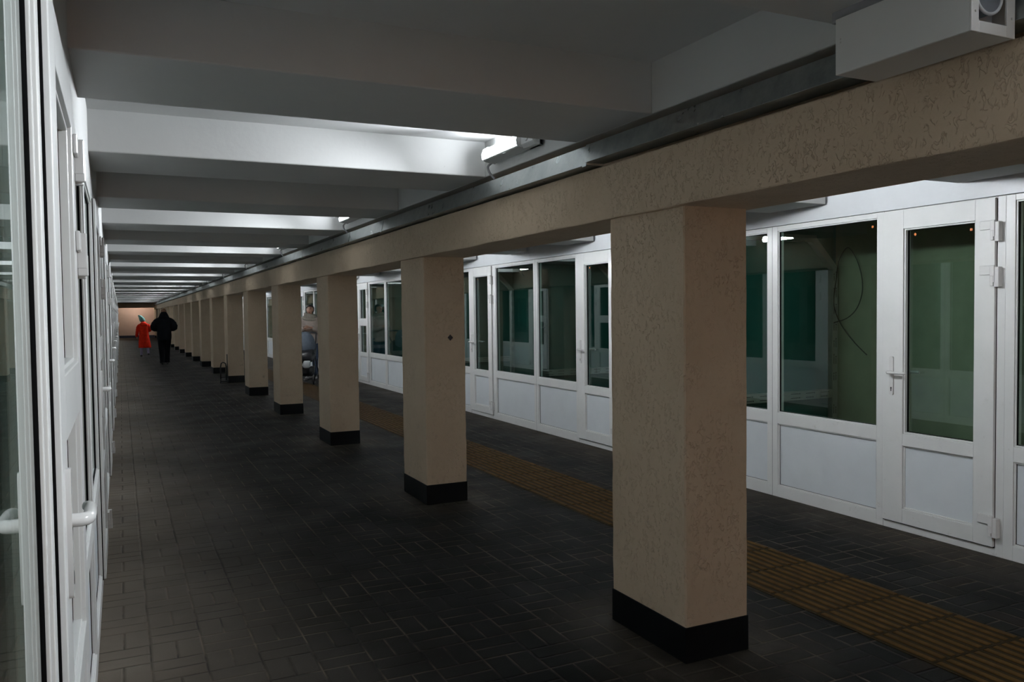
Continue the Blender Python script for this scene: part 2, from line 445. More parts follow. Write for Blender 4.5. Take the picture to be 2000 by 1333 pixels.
# ------------------------------------------------------------------ cable tray
tray = empty('cable_tray', (0, 0, 0))
tag(tray, 'galvanised steel cable tray running along the top of the stucco beam', 'cable tray')
joints = [3.24-3.23*k for k in range(3, -1, -1)] + [3.24+3.23*k for k in range(1, 18)]
for a, b in zip(joints[:-1], joints[1:]):
    if a > YEND-1: break
    b = min(b, YEND-.3)
    m = MB(); lift = .012 if abs(b-3.24) < .1 else 0
    g = .004
    # front web leaning very slightly, lower lip, back web
    m.poly_prism([(1.929, 2.082+lift), (1.933, 2.082+lift), (1.955, 2.176+lift*.3), (1.951, 2.176+lift*.3)], 'y', a+g, b)
    m.poly_prism([(1.929, 2.082+lift), (2.03, 2.082+lift), (2.03, 2.085+lift), (1.930, 2.085+lift)], 'y', a+g, b)
    m.poly_prism([(1.951, 2.173+lift*.3), (1.969, 2.173+lift*.3), (1.969, 2.176+lift*.3), (1.951, 2.176+lift*.3)], 'y', a+g, b)
    m.obj('tray_section', M['steel'], tray, bevel=.0015)
    c = MB(); c.poly_prism([(1.926, 2.076), (1.929, 2.076), (1.9525, 2.18), (1.9495, 2.18)], 'y', b-.012, b+.022); c.obj('tray_joint', M['steel'], tray)
    for q in (.25, .75):
        y = a+(b-a)*q
        if y < 14: MB().ell((1.930, y, 2.088+lift), .003, .004, .004, 8, 4).obj('screw', M['screw'], tray)

# ------------------------------------------------------------------ facade units
# local frame: X along the facade, Y towards the corridor, Z up. Frame face at Y=0.
FD = .06
def frame_rect(m, x0, x1, z0, z1, wl, wr, wb, wt, y0, y1):
    m.box(x0, x0+wl, y0, y1, z0, z1); m.box(x1-wr, x1, y0, y1, z0, z1)
    m.box(x0+wl, x1-wr, y0, y1, z0, z0+wb); m.box(x0+wl, x1-wr, y0, y1, z1-wt, z1)
def pane_at(x0, x1, z0, z1, yg, parent):
    p = bx(x0-.004, x1+.004, yg-.004, yg+.002, z0-.004, z1+.004).obj('glass_pane', M['glass'], parent)
    return p
def gasket(m, x0, x1, z0, z1, y0, y1, t=.004):
    y0, y1 = max(y0, y1-.013), y1
    frame_rect(m, x0-.001, x1+.001, z0-.001, z1+.001, t, t, t, t, y0, y1)
def sticker(x, z, y, parent, rot=0):
    b = MB(); s = .0095
    pts = [(x+s*math.cos(rot+PI/4+i*PI/2)*1.1, z+s*math.sin(rot+PI/4+i*PI/2)*1.1) for i in range(4)]
    b.poly_prism(pts, 'y', y, y+.0008); return b.obj('glazing_sticker', M['orange'], parent)

def make_door(name, kindB, width=.80, stick=False, zh=0., reach=1.):
    r = empty(name)
    f = MB(); W = width
    frame_rect(f, 0, W, 0, 2.03, .047, .012, .046, .012, -FD, 0)
    f.box(.047, .052, -FD, -.006, .046, 2.018)
    f.obj('door_frame', M['pvc'], r, bevel=.002)
    lf = .016                      # leaf face
    x0, x1, z0, z1 = .052, W-.004, .052, 2.024
    sl, sr = .118, .150
    gx0, gx1 = x0+sl, x1-sr
    m = MB()
    m.box(x0, gx0, -.045, lf, z0, z1); m.box(gx1, x1, -.045, lf, z0, z1)
    m.box(gx0, gx1, -.045, lf, z0, .146); m.box(gx0, gx1, -.045, lf, .545, .622); m.box(gx0, gx1, -.045, lf, 1.906, z1)
    opens = [(.622, 1.906)]
    if kindB:
        m.box(gx0, gx1, -.045, lf, 1.175, 1.305); opens = [(.622, 1.175), (1.305, 1.906)]
    # glazing beads, stepped back
    for (a, b) in opens + [(.146, .545)]:
        frame_rect(m, gx0, gx1, a, b, .010, .010, .010, .010, -.04, lf-.010)
    leaf = m.obj('door_leaf', M['pvc'], r, bevel=.0025)
    yg = -.026
    g = MB()
    for (a, b) in opens:
        pane_at(gx0+.010, gx1-.010, a+.010, b-.010, yg, leaf)
        gasket(g, gx0+.010, gx1-.010, a+.010, b-.010, yg-.012, yg+.012)
    gasket(g, gx0+.010, gx1-.010, .156, .535, -.02, lf-.022, .003)
    # dark rebate between leaf and frame, sill shadow gap
    g.box(x1-.001, x1+.0012, -.002, .005, z0, z1); g.box(x0-.005, x0, -.04, -.002, z0, z1); g.box(x0, x1, -.03, .004, z0-.006, z0)
    g.obj('gasket', M['gasket'], leaf)
    bx(gx0+.010, gx1-.010, -.02, lf-.019, .156, .535).obj('lower_panel', M['panel'], leaf)
    # three hinges: flap on the leaf, barrel on the rebate, lower flap on the frame
    for (za, zb) in ((1.785, 1.898), (1.530, 1.646), (.116, .232)):
        zm = (za+zb)/2+.004
        h = MB()
        h.box(x0+.010, x0+.085, lf, lf+.011, zm+.002, zb)
        h.box(x0-.012, x0+.014, lf-.001, lf+.024, za+.020, zb)
        h.box(x0-.034, x0-.008, -.001, lf+.019, za-.006, zb-.010)
        h.box(x0-.006, x0+.012, lf, lf+.026, za, zm-.004)
        h.obj('hinge', M['pvch'], leaf, bevel=.003)
    # lever handle with long plate, keyhole
    hx = x1-.072
    h = MB()
    h.poly_prism([(hx-.0145, .868+zh), (hx-.0145+.005, .861+zh), (hx+.0145-.005, .861+zh), (hx+.0145, .868+zh), (hx+.0145, 1.098+zh), (hx+.0145-.005, 1.105+zh), (hx-.0145+.005, 1.105+zh), (hx-.0145, 1.098+zh)], 'y', lf, lf+.009)
    path = [(hx, lf, 1.006+zh), (hx, lf+.036*reach, 1.006+zh), (hx-.004, lf+.045*reach, 1.006+zh), (hx-.014, lf+.051*reach, 1.006+zh), (hx-.05, lf+.052*reach, 1.006+zh), (hx-.100, lf+.051*reach, 1.006+zh), (hx-.118, lf+.047*reach, 1.006+zh), (hx-.124, lf+.036*reach, 1.006+zh)]
    q = 1.0 if zh else .78
    h.tube(path, [a*q for a in (.013, .013, .013, .0125, .012, .0115, .011, .009)], 12)
    hd = h.obj('lever_handle', M['pvch'], leaf, smooth='auto')
    k = MB(); k.ell((hx, lf+.0088, .905+zh), .0058, .0012, .0065, 10, 6); k.box(hx-.003, hx+.003, lf+.0085, lf+.0098, .885+zh, .905+zh)
    k.obj('keyhole', M['dark'], leaf)
    # inside lever
    h2 = MB(); h2.tube([(hx, -.045, 1.006+zh), (hx, -.09, 1.006+zh), (hx-.01, -.097, 1.006+zh), (hx-.11, -.097, 1.006+zh)], .010, 10)
    h2.obj('inner_lever', M['pvch'], leaf, smooth='auto')
    if stick:
        sticker(gx0+.050, 1.862, yg+.003, leaf, .1); sticker(gx1-.055, 1.868, yg+.003, leaf, .75)
    return r

def make_window(name, W, stick=False):
    r = empty(name)
    f = MB(); s = .054
    f.box(0, s, -FD, 0, 0, 2.03); f.box(W-s, W, -FD, 0, 0, 2.03)
    f.box(s, W-s, -FD, 0, 0, .085); f.box(s, W-s, -FD, 0, .553, .638); f.box(s, W-s, -FD, 0, 1.996, 2.03)
    for (a, b) in ((.638, 1.996), (.085, .553)):
        frame_rect(f, s, W-s, a, b, .009, .009, .009, .009, -FD+.006, -.007)
    fr = f.obj('window_frame', M['pvc'], r, bevel=.0022)
    yg = -.020
    pane_at(s+.009, W-s-.009, .647, 1.987, yg, r)
    g = MB(); gasket(g, s+.009, W-s-.009, .647, 1.987, yg-.006, yg+.006); gasket(g, s+.009, W-s-.009, .094, .544, -.02, -.016, .003)
    g.box(-.0008, .0008, -.03, .0002, 0, 2.03)
    g.obj('gasket', M['gasket'], r)
    bx(s+.009, W-s-.009, -.03, -.019, .094, .544).obj('lower_panel', M['panel'], r)
    if stick: sticker(s+.05, 1.945, yg+.003, r, .05)
    return r

DA = make_door('door_1', False); DB = make_door('door_2', True); WL = .908; DL = make_door('door_3', True, WL, False, .03, .72)
WINS = {}
cnt = {'door': 0, 'window': 0}
used = set()
def put_door(kindB, side, y, label):
    cnt['door'] += 1
    src = DL if side == 'L' else DB if kindB else DA
    if src.name in used: o = copy_tree(src)
    else: o = src; used.add(src.name)
    o.name = 'door_%d' % (cnt['door']) if o not in (DA, DB, DL) else o.name
    if side == 'R': o.location = (XR, y, 0); o.rotation_euler.z = PI/2
    else: o.location = (XL, y+WL, 0); o.rotation_euler.z = -PI/2
    tag(o, label, 'door', kind='structure'); return o
def put_window(W, side, y, label, stick=False):
    cnt['window'] += 1; key = (round(W, 3), stick)
    if key not in WINS: o = make_window('window_%d' % cnt['window'], W, stick); WINS[key] = o
    else: o = copy_tree(WINS[key]); o.name = 'window_%d' % cnt['window']
    if side == 'R': o.location = (XR, y, 0); o.rotation_euler.z = PI/2
    else: o.location = (XL, y+W, 0); o.rotation_euler.z = -PI/2
    tag(o, label, 'window', kind='structure'); return o

# right facade. doors at measured places, panes fill between
cnt['door'] = 3
RD = [(2.92, False), (6.82, False), (9.81, False), (12.80, False), (15.80, True), (18.93, True), (22.07, True), (25.2, True), (28.3, True), (31.4, True)]
nd = nw = 0
put_window(1.07, 'R', 1.85, 'white pane unit at the right edge, nearest the camera'); put_window(1.07, 'R', .78, 'white pane unit on the right wall beside the camera position')
put_window(1.07, 'R', -.29, 'white pane unit on the right wall behind the camera position')
RLAB = ['white glazed door nearest the camera on the right, single tall pane with two orange stickers', 'white glazed door on the right, half hidden by the nearest pillar',
        'white glazed door on the right, standing just beyond the second pillar', 'white glazed door on the right, behind the second pillar',
        'white door with cross rail and two panes on the right, beyond the second pillar']
for i, (y, kb) in enumerate(RD):
    lab = RLAB[i] if i < len(RLAB) else 'white door with two glass panes on the right wall, %s from the camera' % ORD[i]
    d = put_door(kb, 'R', y, lab)
    if i == 0:
        leaf = [c for c in d.children if c.name.startswith('door_leaf')][0]
        sticker(.052+.118+.05, 1.862, -.023, leaf, .1); sticker(.796-.150-.055, 1.868, -.023, leaf, .75)
    y2 = RD[i+1][0] if i+1 < len(RD) else 35.0
    a = y+.80; n = 3 if i == 0 else 2 if i+1 < len(RD) else 3
    if i == 0: ws = [1.0, 1.05, 1.05]
    elif i == 1: ws = [1.0, 1.19]
    else: ws = [(y2-a)/n]*n
    for j, W in enumerate(ws):
        o = put_window(W, 'R', a, 'white framed pane with grey lower panel on the right wall, %s from the camera' % ORD[nw+1] if nw else
                       'wide white framed pane with grey lower panel left of the nearest right-hand door', stick=(i == 0 and j == 0)); nw += 1
        a += W
# left facade
LD = [1.664+PS*k for k in range(0, 18)]
LN = ['white door with white lever handle at the left edge of the view, nearest on the left']+['white door with lever handle in the left facade, %s from the camera' % ORD[k] for k in range(1, 18)]
nw = 0
W = (PS-WL)/2
for k, y in enumerate(LD):
    put_door(True, 'L', y, LN[k])
    for j in range(2):
        lab = 'white framed glass pane in the left facade, %s beyond the nearest left door' % ORD[nw]
        put_window(W, 'L', y+WL+j*W, lab); nw += 1
put_window(W, 'L', 1.664-W, 'glass pane at the extreme left edge mirroring the corridor ceiling'); put_window(W, 'L', 1.664-2*W, 'glass pane in the left facade beside the camera position')
LEND = LD[-1]+PS; LST = 1.664-2*W

# walls above, behind and at the ends of the facades
def struct(o, lab, cat): return tag(o, lab, cat, kind='structure')
m = MB()
for i in range(0, 20):
    a = -9+3.0*i-.28; b = a+3.0
    if a > 35: break
    m.box(XR-.017, XR+.02, a+.0015, b-.0015, 2.032, 2.36)
fa = m.obj('trim_1', M['fascia'], bevel=.001); struct(fa, 'white sheet metal fascia above the right facade', 'fascia')
m = bx(XL-.1, XL-.004, YBACK, YEND, 2.032, ZC+.02).obj('trim_2', M['ceil']); struct(m, 'white plaster strip above the left facade', 'wall strip')
m = bx(XR, XR+.1, YBACK, -.29, 0, 2.032).obj('wall_right', M['panel']); struct(m, 'plain panelled right wall behind the camera position', 'wall')
m = bx(XR, XR+.1, 35.0, YEND, 0, 2.36).obj('wall_right_far', M['panel']); struct(m, 'plain panelled far part of the right wall', 'wall')
m = bx(XL-.1, XL, YBACK, LST, 0, 2.032).obj('wall_left', M['panel']); struct(m, 'plain panelled left wall behind the camera position', 'wall')
m = MB().box(-1.9, 6.4, YEND, YEND+.15, 0, 2.62); m = m.obj('wall_far', M['endwall']); struct(m, 'pinkish beige plaster wall closing the far end of the corridor', 'wall')
m = bx(-1.9, 6.4, YEND-.02, YEND, 0, .16).obj('baseboard_far', M['blue']); struct(m, 'blue black painted base band on the far end wall', 'baseboard')
m = bx(XL-.1, XL+.0, LEND, YEND, 0, 2.032).obj('wall_left_far', M['teal']); struct(m, 'dark green panel at the far end of the left facade', 'wall')

# booths behind the right facade
XBK = 5.66
bw = MB()
bw.box(XBK, XBK+.1, -.6, 5.25, -.0, 2.36); struct(bw.obj('wall_booth_back', M['olive']), 'olive drywall back wall of the nearest right-hand booth', 'wall')
bw = MB(); bw.box(XBK, XBK+.1, 5.25, 35.1, 0, 2.36); struct(bw.obj('wall_booth_back_far', M['teal']), 'teal drywall back wall of the further right-hand booths', 'wall')
bw = MB(); bw.box(XR+.07, XBK, -.60, 35.1, 2.19, 2.24); struct(bw.obj('ceiling_booths', M['inner']), 'dark board ceiling inside the right-hand booths', 'ceiling')
def partition(y, k):
    r = empty('booth_partition', (0, y, 0))
    p = MB()
    x0, x1 = XR+.07, XBK
    p.poly_prism([(x0, 0), (x1, 0), (x1, 1.72), (5.40, 1.98), (x0, 2.0), ], 'y', .02, .07)
    p.box(x0, x1, .03, .07, 1.7, 2.19)
    p.obj('drywall_panel', M['teal'], r)
    f = MB()
    f.box(x1-.075, x1-.012, -.035, .02, 0, 1.75); f.box(x0, x1-.075, -.035, .02, .635, .71); f.box(x0, x0+.06, -.035, .02, 0, 1.98)
    f.poly_prism([(x1-.012, 1.70), (x1-.012, 1.77), (5.40, 2.02), (5.34, 1.98), (5.37, 1.96)], 'y', -.035, .02)
    f.poly_prism([(5.40, 1.98), (5.40, 2.04), (x0, 2.05), (x0, 1.99)], 'y', -.035, .02)
    f.obj('pvc_framing', M['film'], r, bevel=.003)
    k_ = MB(); rnd = random.Random(k)
    z = .06
    while z < 1.7:
        if not .60 < z < .74:
            for cx in (x1-.058, x1-.034):
                h = rnd.uniform(.03, .07); k_.box(cx-.003, cx+.003, -.0358, -.035, z, z+h); k_.box(cx-.005, cx+.005, -.0358, -.035, z+h+.006, z+h+.018)
        z += .145
    x = x0+.09
    while x < x1-.17:
        for cz in (.655, .690):
            h = rnd.uniform(.05, .09); k_.box(x, x+h, -.0358, -.035, cz-.003, cz+.003); k_.box(x+h+.006, x+h+.018, -.0358, -.035, cz-.005, cz+.005)
        x += .17
    k_.obj('film_print_marks', M['ink'], r)
    return r
PLB = ['teal drywall partition with film covered white framing seen through the nearest wide pane', 'teal partition with film covered framing behind the second right door',
       'teal partition with film covered framing behind the third right door', 'teal partition behind the fourth right door', 'teal partition behind the two-pane door on the right']
for k, y in enumerate((5.25, 8.72, 11.75, 14.72, 17.8, 21.0, 24.1, 27.2, 30.3)):
    lab = PLB[k] if k < len(PLB) else 'teal drywall partition in the right-hand booths, %s from the camera' % ORD[k]
    tag(partition(y, k), lab, 'partition', 'booth partitions')
# looped black cable on the olive wall
def bez(pts, n=10):
    out = []
    P = [Vector(p) for p in pts]
    for i in range(len(P)-1):
        p0 = P[max(i-1, 0)]; p1 = P[i]; p2 = P[i+1]; p3 = P[min(i+2, len(P)-1)]
        for j in range(n):
            t = j/n
            out.append(.5*((2*p1)+(-p0+p2)*t+(2*p0-5*p1+4*p2-p3)*t*t+(-p0+3*p1-3*p2+p3)*t**3))
    out.append(P[-1]); return out
cab = [(5.64, 4.90, 1.02), (5.62, 5.02, 1.13), (5.60, 5.14, 1.28), (5.60, 5.215, 1.45), (5.60, 5.19, 1.66), (5.60, 5.16, 1.82), (5.61, 5.08, 1.93),
       (5.61, 4.99, 1.84), (5.61, 4.93, 1.68), (5.61, 4.925, 1.54), (5.61, 4.98, 1.41), (5.61, 5.08, 1.33), (5.61, 5.22, 1.29)]
tag(MB().tube(bez(cab), .0045, 8).obj('cable_loop', M['cable'], smooth=True), 'black cable hanging in a loop on the olive booth wall', 'cable')

# rooms behind the left facade
m = MB().box(-1.8, -1.7, -.6, LEND, 0, 2.3); struct(m.obj('wall_left_back', M['teal']), 'dark teal back wall of the booths behind the left facade', 'wall')
m = MB().box(-1.7, XL-.07, -.6, LEND, 2.2, 2.25); struct(m.obj('ceiling_left_booths', M['inner']), 'dark ceiling board of the booths behind the left facade', 'ceiling')
m = MB()
for k in range(0, 18): m.box(-1.7, XL-.08, 3.75+PS*k, 3.80+PS*k, 0, 2.2)
struct(m.obj('wall_left_partitions', M['teal']), 'teal drywall partitions behind the left facade', 'wall')

# ------------------------------------------------------------------ lamps
def make_lamp(ledmat, watts=0):
    """local: X points out of the wall, Y runs along it, origin at the housing's middle; lit part towards +Y"""
    r = empty('wall_lamp')
    if watts:
        al = bpy.data.lights.new('lamp_light', 'AREA'); al.shape = 'RECTANGLE'; al.size = .07; al.size_y = .44
        al.energy = watts; al.color = (.90, .95, 1.0); al.spread = math.radians(100)
        ao = bpy.data.objects.new('lamp_light', al); COL.objects.link(ao); ao.parent = r
        ao.location = (.092, .066, -.004); ao.rotation_euler = (0, -PI/2+.32, -.30)
    h = MB()
    prof = lambda s: [(0, -.045*s), (.050*s, -.045*s), (.058*s, -.018*s), (.058*s, .030*s), (.03*s, .045*s), (0, .045*s)]
    h.poly_prism([(0, -.045), (.02, -.045), (.02, .045), (0, .045)], 'y', -.30, .30)
    h.poly_prism([(0, -.045), (.045, -.045), (.062, -.025), (.062, .032), (.045, .045), (0, .045)], 'y', -.30, -.165)
    h.poly_prism([(.02, -.048), (.075, -.034), (.078, -.026), (.02, -.038)], 'y', -.165, .30)
    for (ya, yb) in ((-.168, -.160), (.292, .300)):
        h.poly_prism([(.0, -.048), (.055, -.040), (.086, -.028), (.090, .0), (.078, .032), (.048, .050), (.0, .050)], 'y', ya, yb)
    h.obj('housing', M['lampbody'], r, bevel=.002)
    d = MB()
    d.poly_prism([(.021, -.036), (.050, -.030), (.075, -.024), (.083, .0), (.072, .028), (.045, .045), (.021, .045)], 'y', -.163, .295)
    d.obj('diffuser', ledmat, r, bevel=.004)
    s = MB(); s.tube([(.0615, -.232, .003), (.066, -.232, .003)], .018, 20); s.obj('sensor_cap', M['lampbody'], r, smooth='auto')
    s = MB(); s.tube([(.0605, -.232, .003), (.0632, -.232, .003)], .0205, 20); s.obj('sensor_ring', M['gcable'], r)
    c = MB(); c.tube(bez([(.03, .285, -.045), (.045, .300, -.065), (.035, .298, -.10), (.01, .285, -.135)]), .007, 8)
    c.obj('supply_cable', M['gcable'], r, smooth=True)
    return r
LL = make_lamp(M['led_l'], LAMP_LEFT_W)
first = True; idx = 0
for k in range(-2, 16):
    y = 4.07+3.416*k
    if y > 53: break
    o = LL if first else copy_tree(LL); first = False
    o.location = (XP-.012, y, 2.325); o.rotation_euler = (0, 0, PI)
    o.scale = (1, -1, 1)
    if k < 0: lab = 'lit white lamp in a ceiling coffer behind the camera position' if k == -1 else 'lit white lamp far behind the camera position'
    elif k == 0: lab = 'largest lit white batten lamp on the coffer side above the cable tray'
    else: lab = 'lit white lamp in the corridor ceiling coffers, %s from the camera' % ORD[k]
    if k == -1:
        for ch in o.children:
            if ch.type == 'LIGHT': ch.data = ch.data.copy(); ch.data.energy = LAMP_LEFT_W*.95; ch.rotation_euler.z = .30
    tag(o, lab, 'lamp', 'lamps in the corridor coffers')
LR = make_lamp(M['led_r']); first = True; idx = 0
for k in range(-2, 16):
    y = 3.68+3.0573*k
    if y > 55: break
    o = LR if first else copy_tree(LR); first = False
    o.location = (XB1+.002, y, 2.185); o.rotation_euler = (0, 0, 0)
    lab = 'lit lamp on the aisle side of the beam, ' + (ORD[k]+' from the camera' if k >= 0 else 'behind the camera position' if k == -1 else 'far behind the camera position')
    tag(o, lab, 'lamp', 'lamps in the right aisle')
o = make_lamp(M['led_w']); o.location = (1.0, 56.82, 2.1); o.rotation_euler = (0, 0, PI/2)
tag(o, 'warm lamp behind the cross beam lighting the end wall', 'lamp')

# ------------------------------------------------------------------ white ventilation box on the beam
vb = empty('ventilation_box', (0, 0, 0))
tag(vb, 'white sheet metal duct box with framed round opening fixed high at the right', 'duct box')
x0, x1, y0, y1, z0, z1 = 1.770, 1.924, 1.250, 1.645, 2.050, 2.200
m = MB(); t = .004
m.box(x0, x0+t, y0+.006, y1, z0, z1); m.box(x1-t, x1, y0+.006, y1, z0, z1); m.box(x0+t, x1-t, y0+.006, y1, z0, z0+t); m.box(x0+t, x1-t, y0+.006, y1, z1-t, z1)
m.box(x0+t, x1-t, y1-t, y1, z0+t, z1-t)
m.obj('housing', M['lampbody'], vb, bevel=.002)
m = MB(); frame_rect(m, x0-.001, x1+.001, z0-.001, z1+.001, .026, .030, .027, .027, y0, y0+.006)
m.obj('front_frame', M['pvch'], vb, bevel=.0015)
m = bx(x0+.01, x1-.01, y0+.05, y0+.055, z0+.01, z1-.01).obj('inner_plate', M['panel'], vb)
m = MB(); cx, cz = 1.846, 2.148
m.tube([(cx, y0+.012, cz), (cx, y0+.049, cz)], .048, 40)
m.obj('round_spigot', M['ducti'], vb)
m = MB(); m.tube([(cx+.047*math.cos(2*PI*i/40), y0+.012, cz+.047*math.sin(2*PI*i/40)) for i in range(40)], .004, 8, closed=True)
m.obj('spigot_ring', M['panel'], vb, smooth=True)
for (sx, sz) in ((x0+.012, z0+.045), (x1-.012, z0+.045)): MB().ell((sx, y0-.0005, sz), .003, .0015, .003, 8, 4).obj('screw', M['screw'], vb)
for zz in (z0+.084, z0+.093): MB().ell((x0-.0003, y1-.018, zz), .0012, .003, .0025, 8, 4).obj('screw', M['screw'], vb)
m = bx(x0+.02, x1, y0, y1+.03, z1, ZRIB+.002).obj('mounting_strip', M['gcable'], vb)

# ------------------------------------------------------------------ people
def skin_body(name, verts, edges, mat_, parent, levels=2):
    """verts: {key: (x,y,z,rx,ry)}"""
    keys = list(verts); ix = {k: i for i, k in enumerate(keys)}
    me = bpy.data.meshes.new(name)
    me.from_pydata([verts[k][:3] for k in keys], [(ix[a], ix[b]) for a, b in edges], [])
    me.materials.append(mat_)
    o = bpy.data.objects.new(name, me); COL.objects.link(o); o.parent = parent
    md = o.modifiers.new('skin', 'SKIN'); md.use_smooth_shade = True; md.branch_smoothing = .4
    if not me.skin_vertices: me.skin_vertices.new()
    for k in keys:
        sv = me.skin_vertices[0].data[ix[k]]; q = verts[k]
        sv.radius = (q[3], q[4] if len(q) > 4 else q[3]); sv.use_root = (k == 'pelvis')
    s = o.modifiers.new('sub', 'SUBSURF'); s.levels = levels; s.render_levels = levels
    return o
def hand(v, e, wrist, tip_dir, side_dir, s, key, curl=.5):
    """palm and five fingers grown from a wrist key"""
    w = Vector(v[wrist][:3]); d = Vector(tip_dir).normalized(); sd = Vector(side_dir).normalized(); n = d.cross(sd).normalized()
    palm = w+d*.055*s; v[key+'p'] = (*palm, .024*s, .013*s); e.append((wrist, key+'p'))
    for i, (off, ln) in enumerate(((-.026, .062), (-.009, .072), (.009, .068), (.026, .052))):
        a = w+d*.09*s+sd*off*s; b = a+(d*(1-curl*.4)+n*curl*.6).normalized()*ln*.5*s; c = b+(d*(1-curl)+n*curl).normalized()*ln*.5*s
        for nm, q, r in (('a', a, .0085), ('b', b, .0078), ('c', c, .0065)): v['%s%d%s' % (key, i, nm)] = (*q, r*s, r*s)
        e += [(key+'p', '%s%da' % (key, i)), ('%s%da' % (key, i), '%s%db' % (key, i)), ('%s%db' % (key, i), '%s%dc' % (key, i))]
    a = w+d*.03*s-sd*.030*s; b = a+(d*.8-sd*.6).normalized()*.032*s; c = b+(d*.9-sd*.2+n*.3).normalized()*.026*s
    for nm, q, r in (('a', a, .0105), ('b', b, .0095), ('c', c, .0075)): v['%st%s' % (key, nm)] = (*q, r*s, r*s)
    e += [(wrist, key+'ta'), (key+'ta', key+'tb'), (key+'tb', key+'tc')]

def oval_ring(c, rx, ry, n=20, rz=0, wob=0):
    return [(c[0]+rx*math.cos(2*PI*i/n), c[1]+ry*math.sin(2*PI*i/n)*(1+wob*math.sin(5*2*PI*i/n)), c[2]) for i in range(n)]
def garment(name, rings, m, parent, cap=False, sub=1, thick=.006):
    b = MB(); b.loft([oval_ring(*r) for r in rings], cap=cap)
    o = b.obj(name, m, parent, smooth=True)
    s = o.modifiers.new('solid', 'SOLIDIFY'); s.thickness = thick
    if sub: s = o.modifiers.new('sub', 'SUBSURF'); s.levels = sub; s.render_levels = sub
    return o
def sleeve(name, path, radii, m, parent, quilt=0):
    p = bez(path, 8); rr = []
    for i in range(len(p)):
        t = i/(len(p)-1)*(len(radii)-1); a = int(min(t, len(radii)-2)); r = radii[a]+(radii[a+1]-radii[a])*(t-a)
        rr.append(r*(1+quilt*math.sin(i*1.25)))
    return MB().tube(p, rr, 14).obj(name, m, parent, smooth=True)
def shoe(x, y, z, rz, m, parent, s=1):
    b = MB(); rings = []
    for (ly, w_, h) in ((-.05, .028, .055), (-.02, .036, .085), (.03, .038, .075), (.09, .044, .045), (.14, .046, .038), (.185, .028, .028)):
        ring = []
        for i in range(12):
            a = 2*PI*i/12; px = w_*math.cos(a)*s; pz = max(0, (h/2+h/2*math.sin(a)))*s
            q = Vector((px, ly*s, pz)); q.rotate(Matrix.Rotation(rz, 3, 'Z')); ring.append((x+q.x, y+q.y, z+q.z))
        rings.append(ring)
    b.loft(rings); return b.obj('shoe', m, parent, smooth=True)

# woman in black walking away
def woman_black():
    r = empty('person', (1.15, 25.9, 0))
    v = dict(pelvis=(0, 0, .86, .13, .09), waist=(0, .0, 1.0, .11, .08), chest=(0, .0, 1.20, .14, .095), neckb=(0, .0, 1.36, .06, .055), neck=(0, .01, 1.41, .045, .045),
             head=(0, .02, 1.50, .072, .085), top=(0, .02, 1.575, .055, .065),
             shl=(-.17, 0, 1.32, .05), ell=(-.27, .03, 1.10, .038), wrl=(-.14, .22, 1.02, .026), shr=(.17, 0, 1.32, .05), elr=(.27, .03, 1.10, .038), wrr=(.14, .22, 1.02, .026),
             hpl=(-.09, 0, .80, .085), knl=(-.085, -.01, .46, .052), anl=(-.07, -.06, .09, .034), hpr=(.09, 0, .80, .085), knr=(.075, .05, .46, .052), anr=(.065, .06, .085, .034))
    e = [('pelvis', 'waist'), ('waist', 'chest'), ('chest', 'neckb'), ('neckb', 'neck'), ('neck', 'head'), ('head', 'top'), ('chest', 'shl'), ('shl', 'ell'), ('ell', 'wrl'),
         ('chest', 'shr'), ('shr', 'elr'), ('elr', 'wrr'), ('pelvis', 'hpl'), ('hpl', 'knl'), ('knl', 'anl'), ('pelvis', 'hpr'), ('hpr', 'knr'), ('knr', 'anr')]
    hand(v, e, 'wrl', (.8, .5, -.1), (0, 0, 1), .9, 'hl'); hand(v, e, 'wrr', (-.8, .5, -.1), (0, 0, 1), .9, 'hr')
    skin_body('body', v, e, M['skin'], r)
    j = garment('jacket', [((0, 0, .70), .185, .15), ((0, 0, .74), .195, .16), ((0, 0, .86), .205, .165), ((0, 0, 1.0), .19, .155), ((0, 0, 1.12), .20, .16), ((0, 0, 1.25), .22, .155), ((0, 0, 1.34), .19, .13), ((0, .0, 1.40), .12, .11), ((0, .0, 1.44), .085, .09)], M['black'], r)
    sleeve('sleeve', [(-.08, 0, 1.30), (-.17, 0, 1.27), (-.25, .0, 1.18), (-.285, .03, 1.08), (-.24, .12, 1.03), (-.14, .21, 1.01)], [.05, .085, .088, .085, .07, .05], M['black'], j, .05)
    sleeve('sleeve', [(.08, 0, 1.30), (.17, 0, 1.27), (.25, .0, 1.18), (.285, .03, 1.08), (.24, .12, 1.03), (.14, .21, 1.01)], [.05, .085, .088, .085, .07, .05], M['black'], j, .05)
    b = MB(); b.loft([oval_ring((0, -.02, 1.34), .16, .11), oval_ring((0, -.03, 1.40), .135, .12), oval_ring((0, -.02, 1.47), .105, .115), oval_ring((0, 0, 1.53), .07, .09), oval_ring((0, .02, 1.555), .03, .04)])
    b.obj('hood', M['black'], j, smooth=True)
    for s in (-1, 1):
        a, k = ('anl', 'knl') if s < 0 else ('anr', 'knr')
        A = Vector(v[a][:3]); K = Vector(v[k][:3])
        sleeve('trouser_leg', [(s*.085, 0, .84), (s*.085, (K.y)*.5, .64), K, (A+K)/2, (A.x, A.y, .05)], [.10, .095, .078, .070, .068], M['blacktr'], r)
        shoe(A.x, A.y-.02, 0, 0, M['shoe'], r, 1.0)
    h = MB().ell((0, .01, 1.53), .082, .095, .085, 16, 10); h.ell((.01, -.02, 1.605), .035, .035, .028, 12, 8)
    h.obj('hair', M['hairl'], r, smooth=True)
    return r
tag(woman_black(), 'person in black hooded jacket and black trousers walking away beside the child in red', 'person')

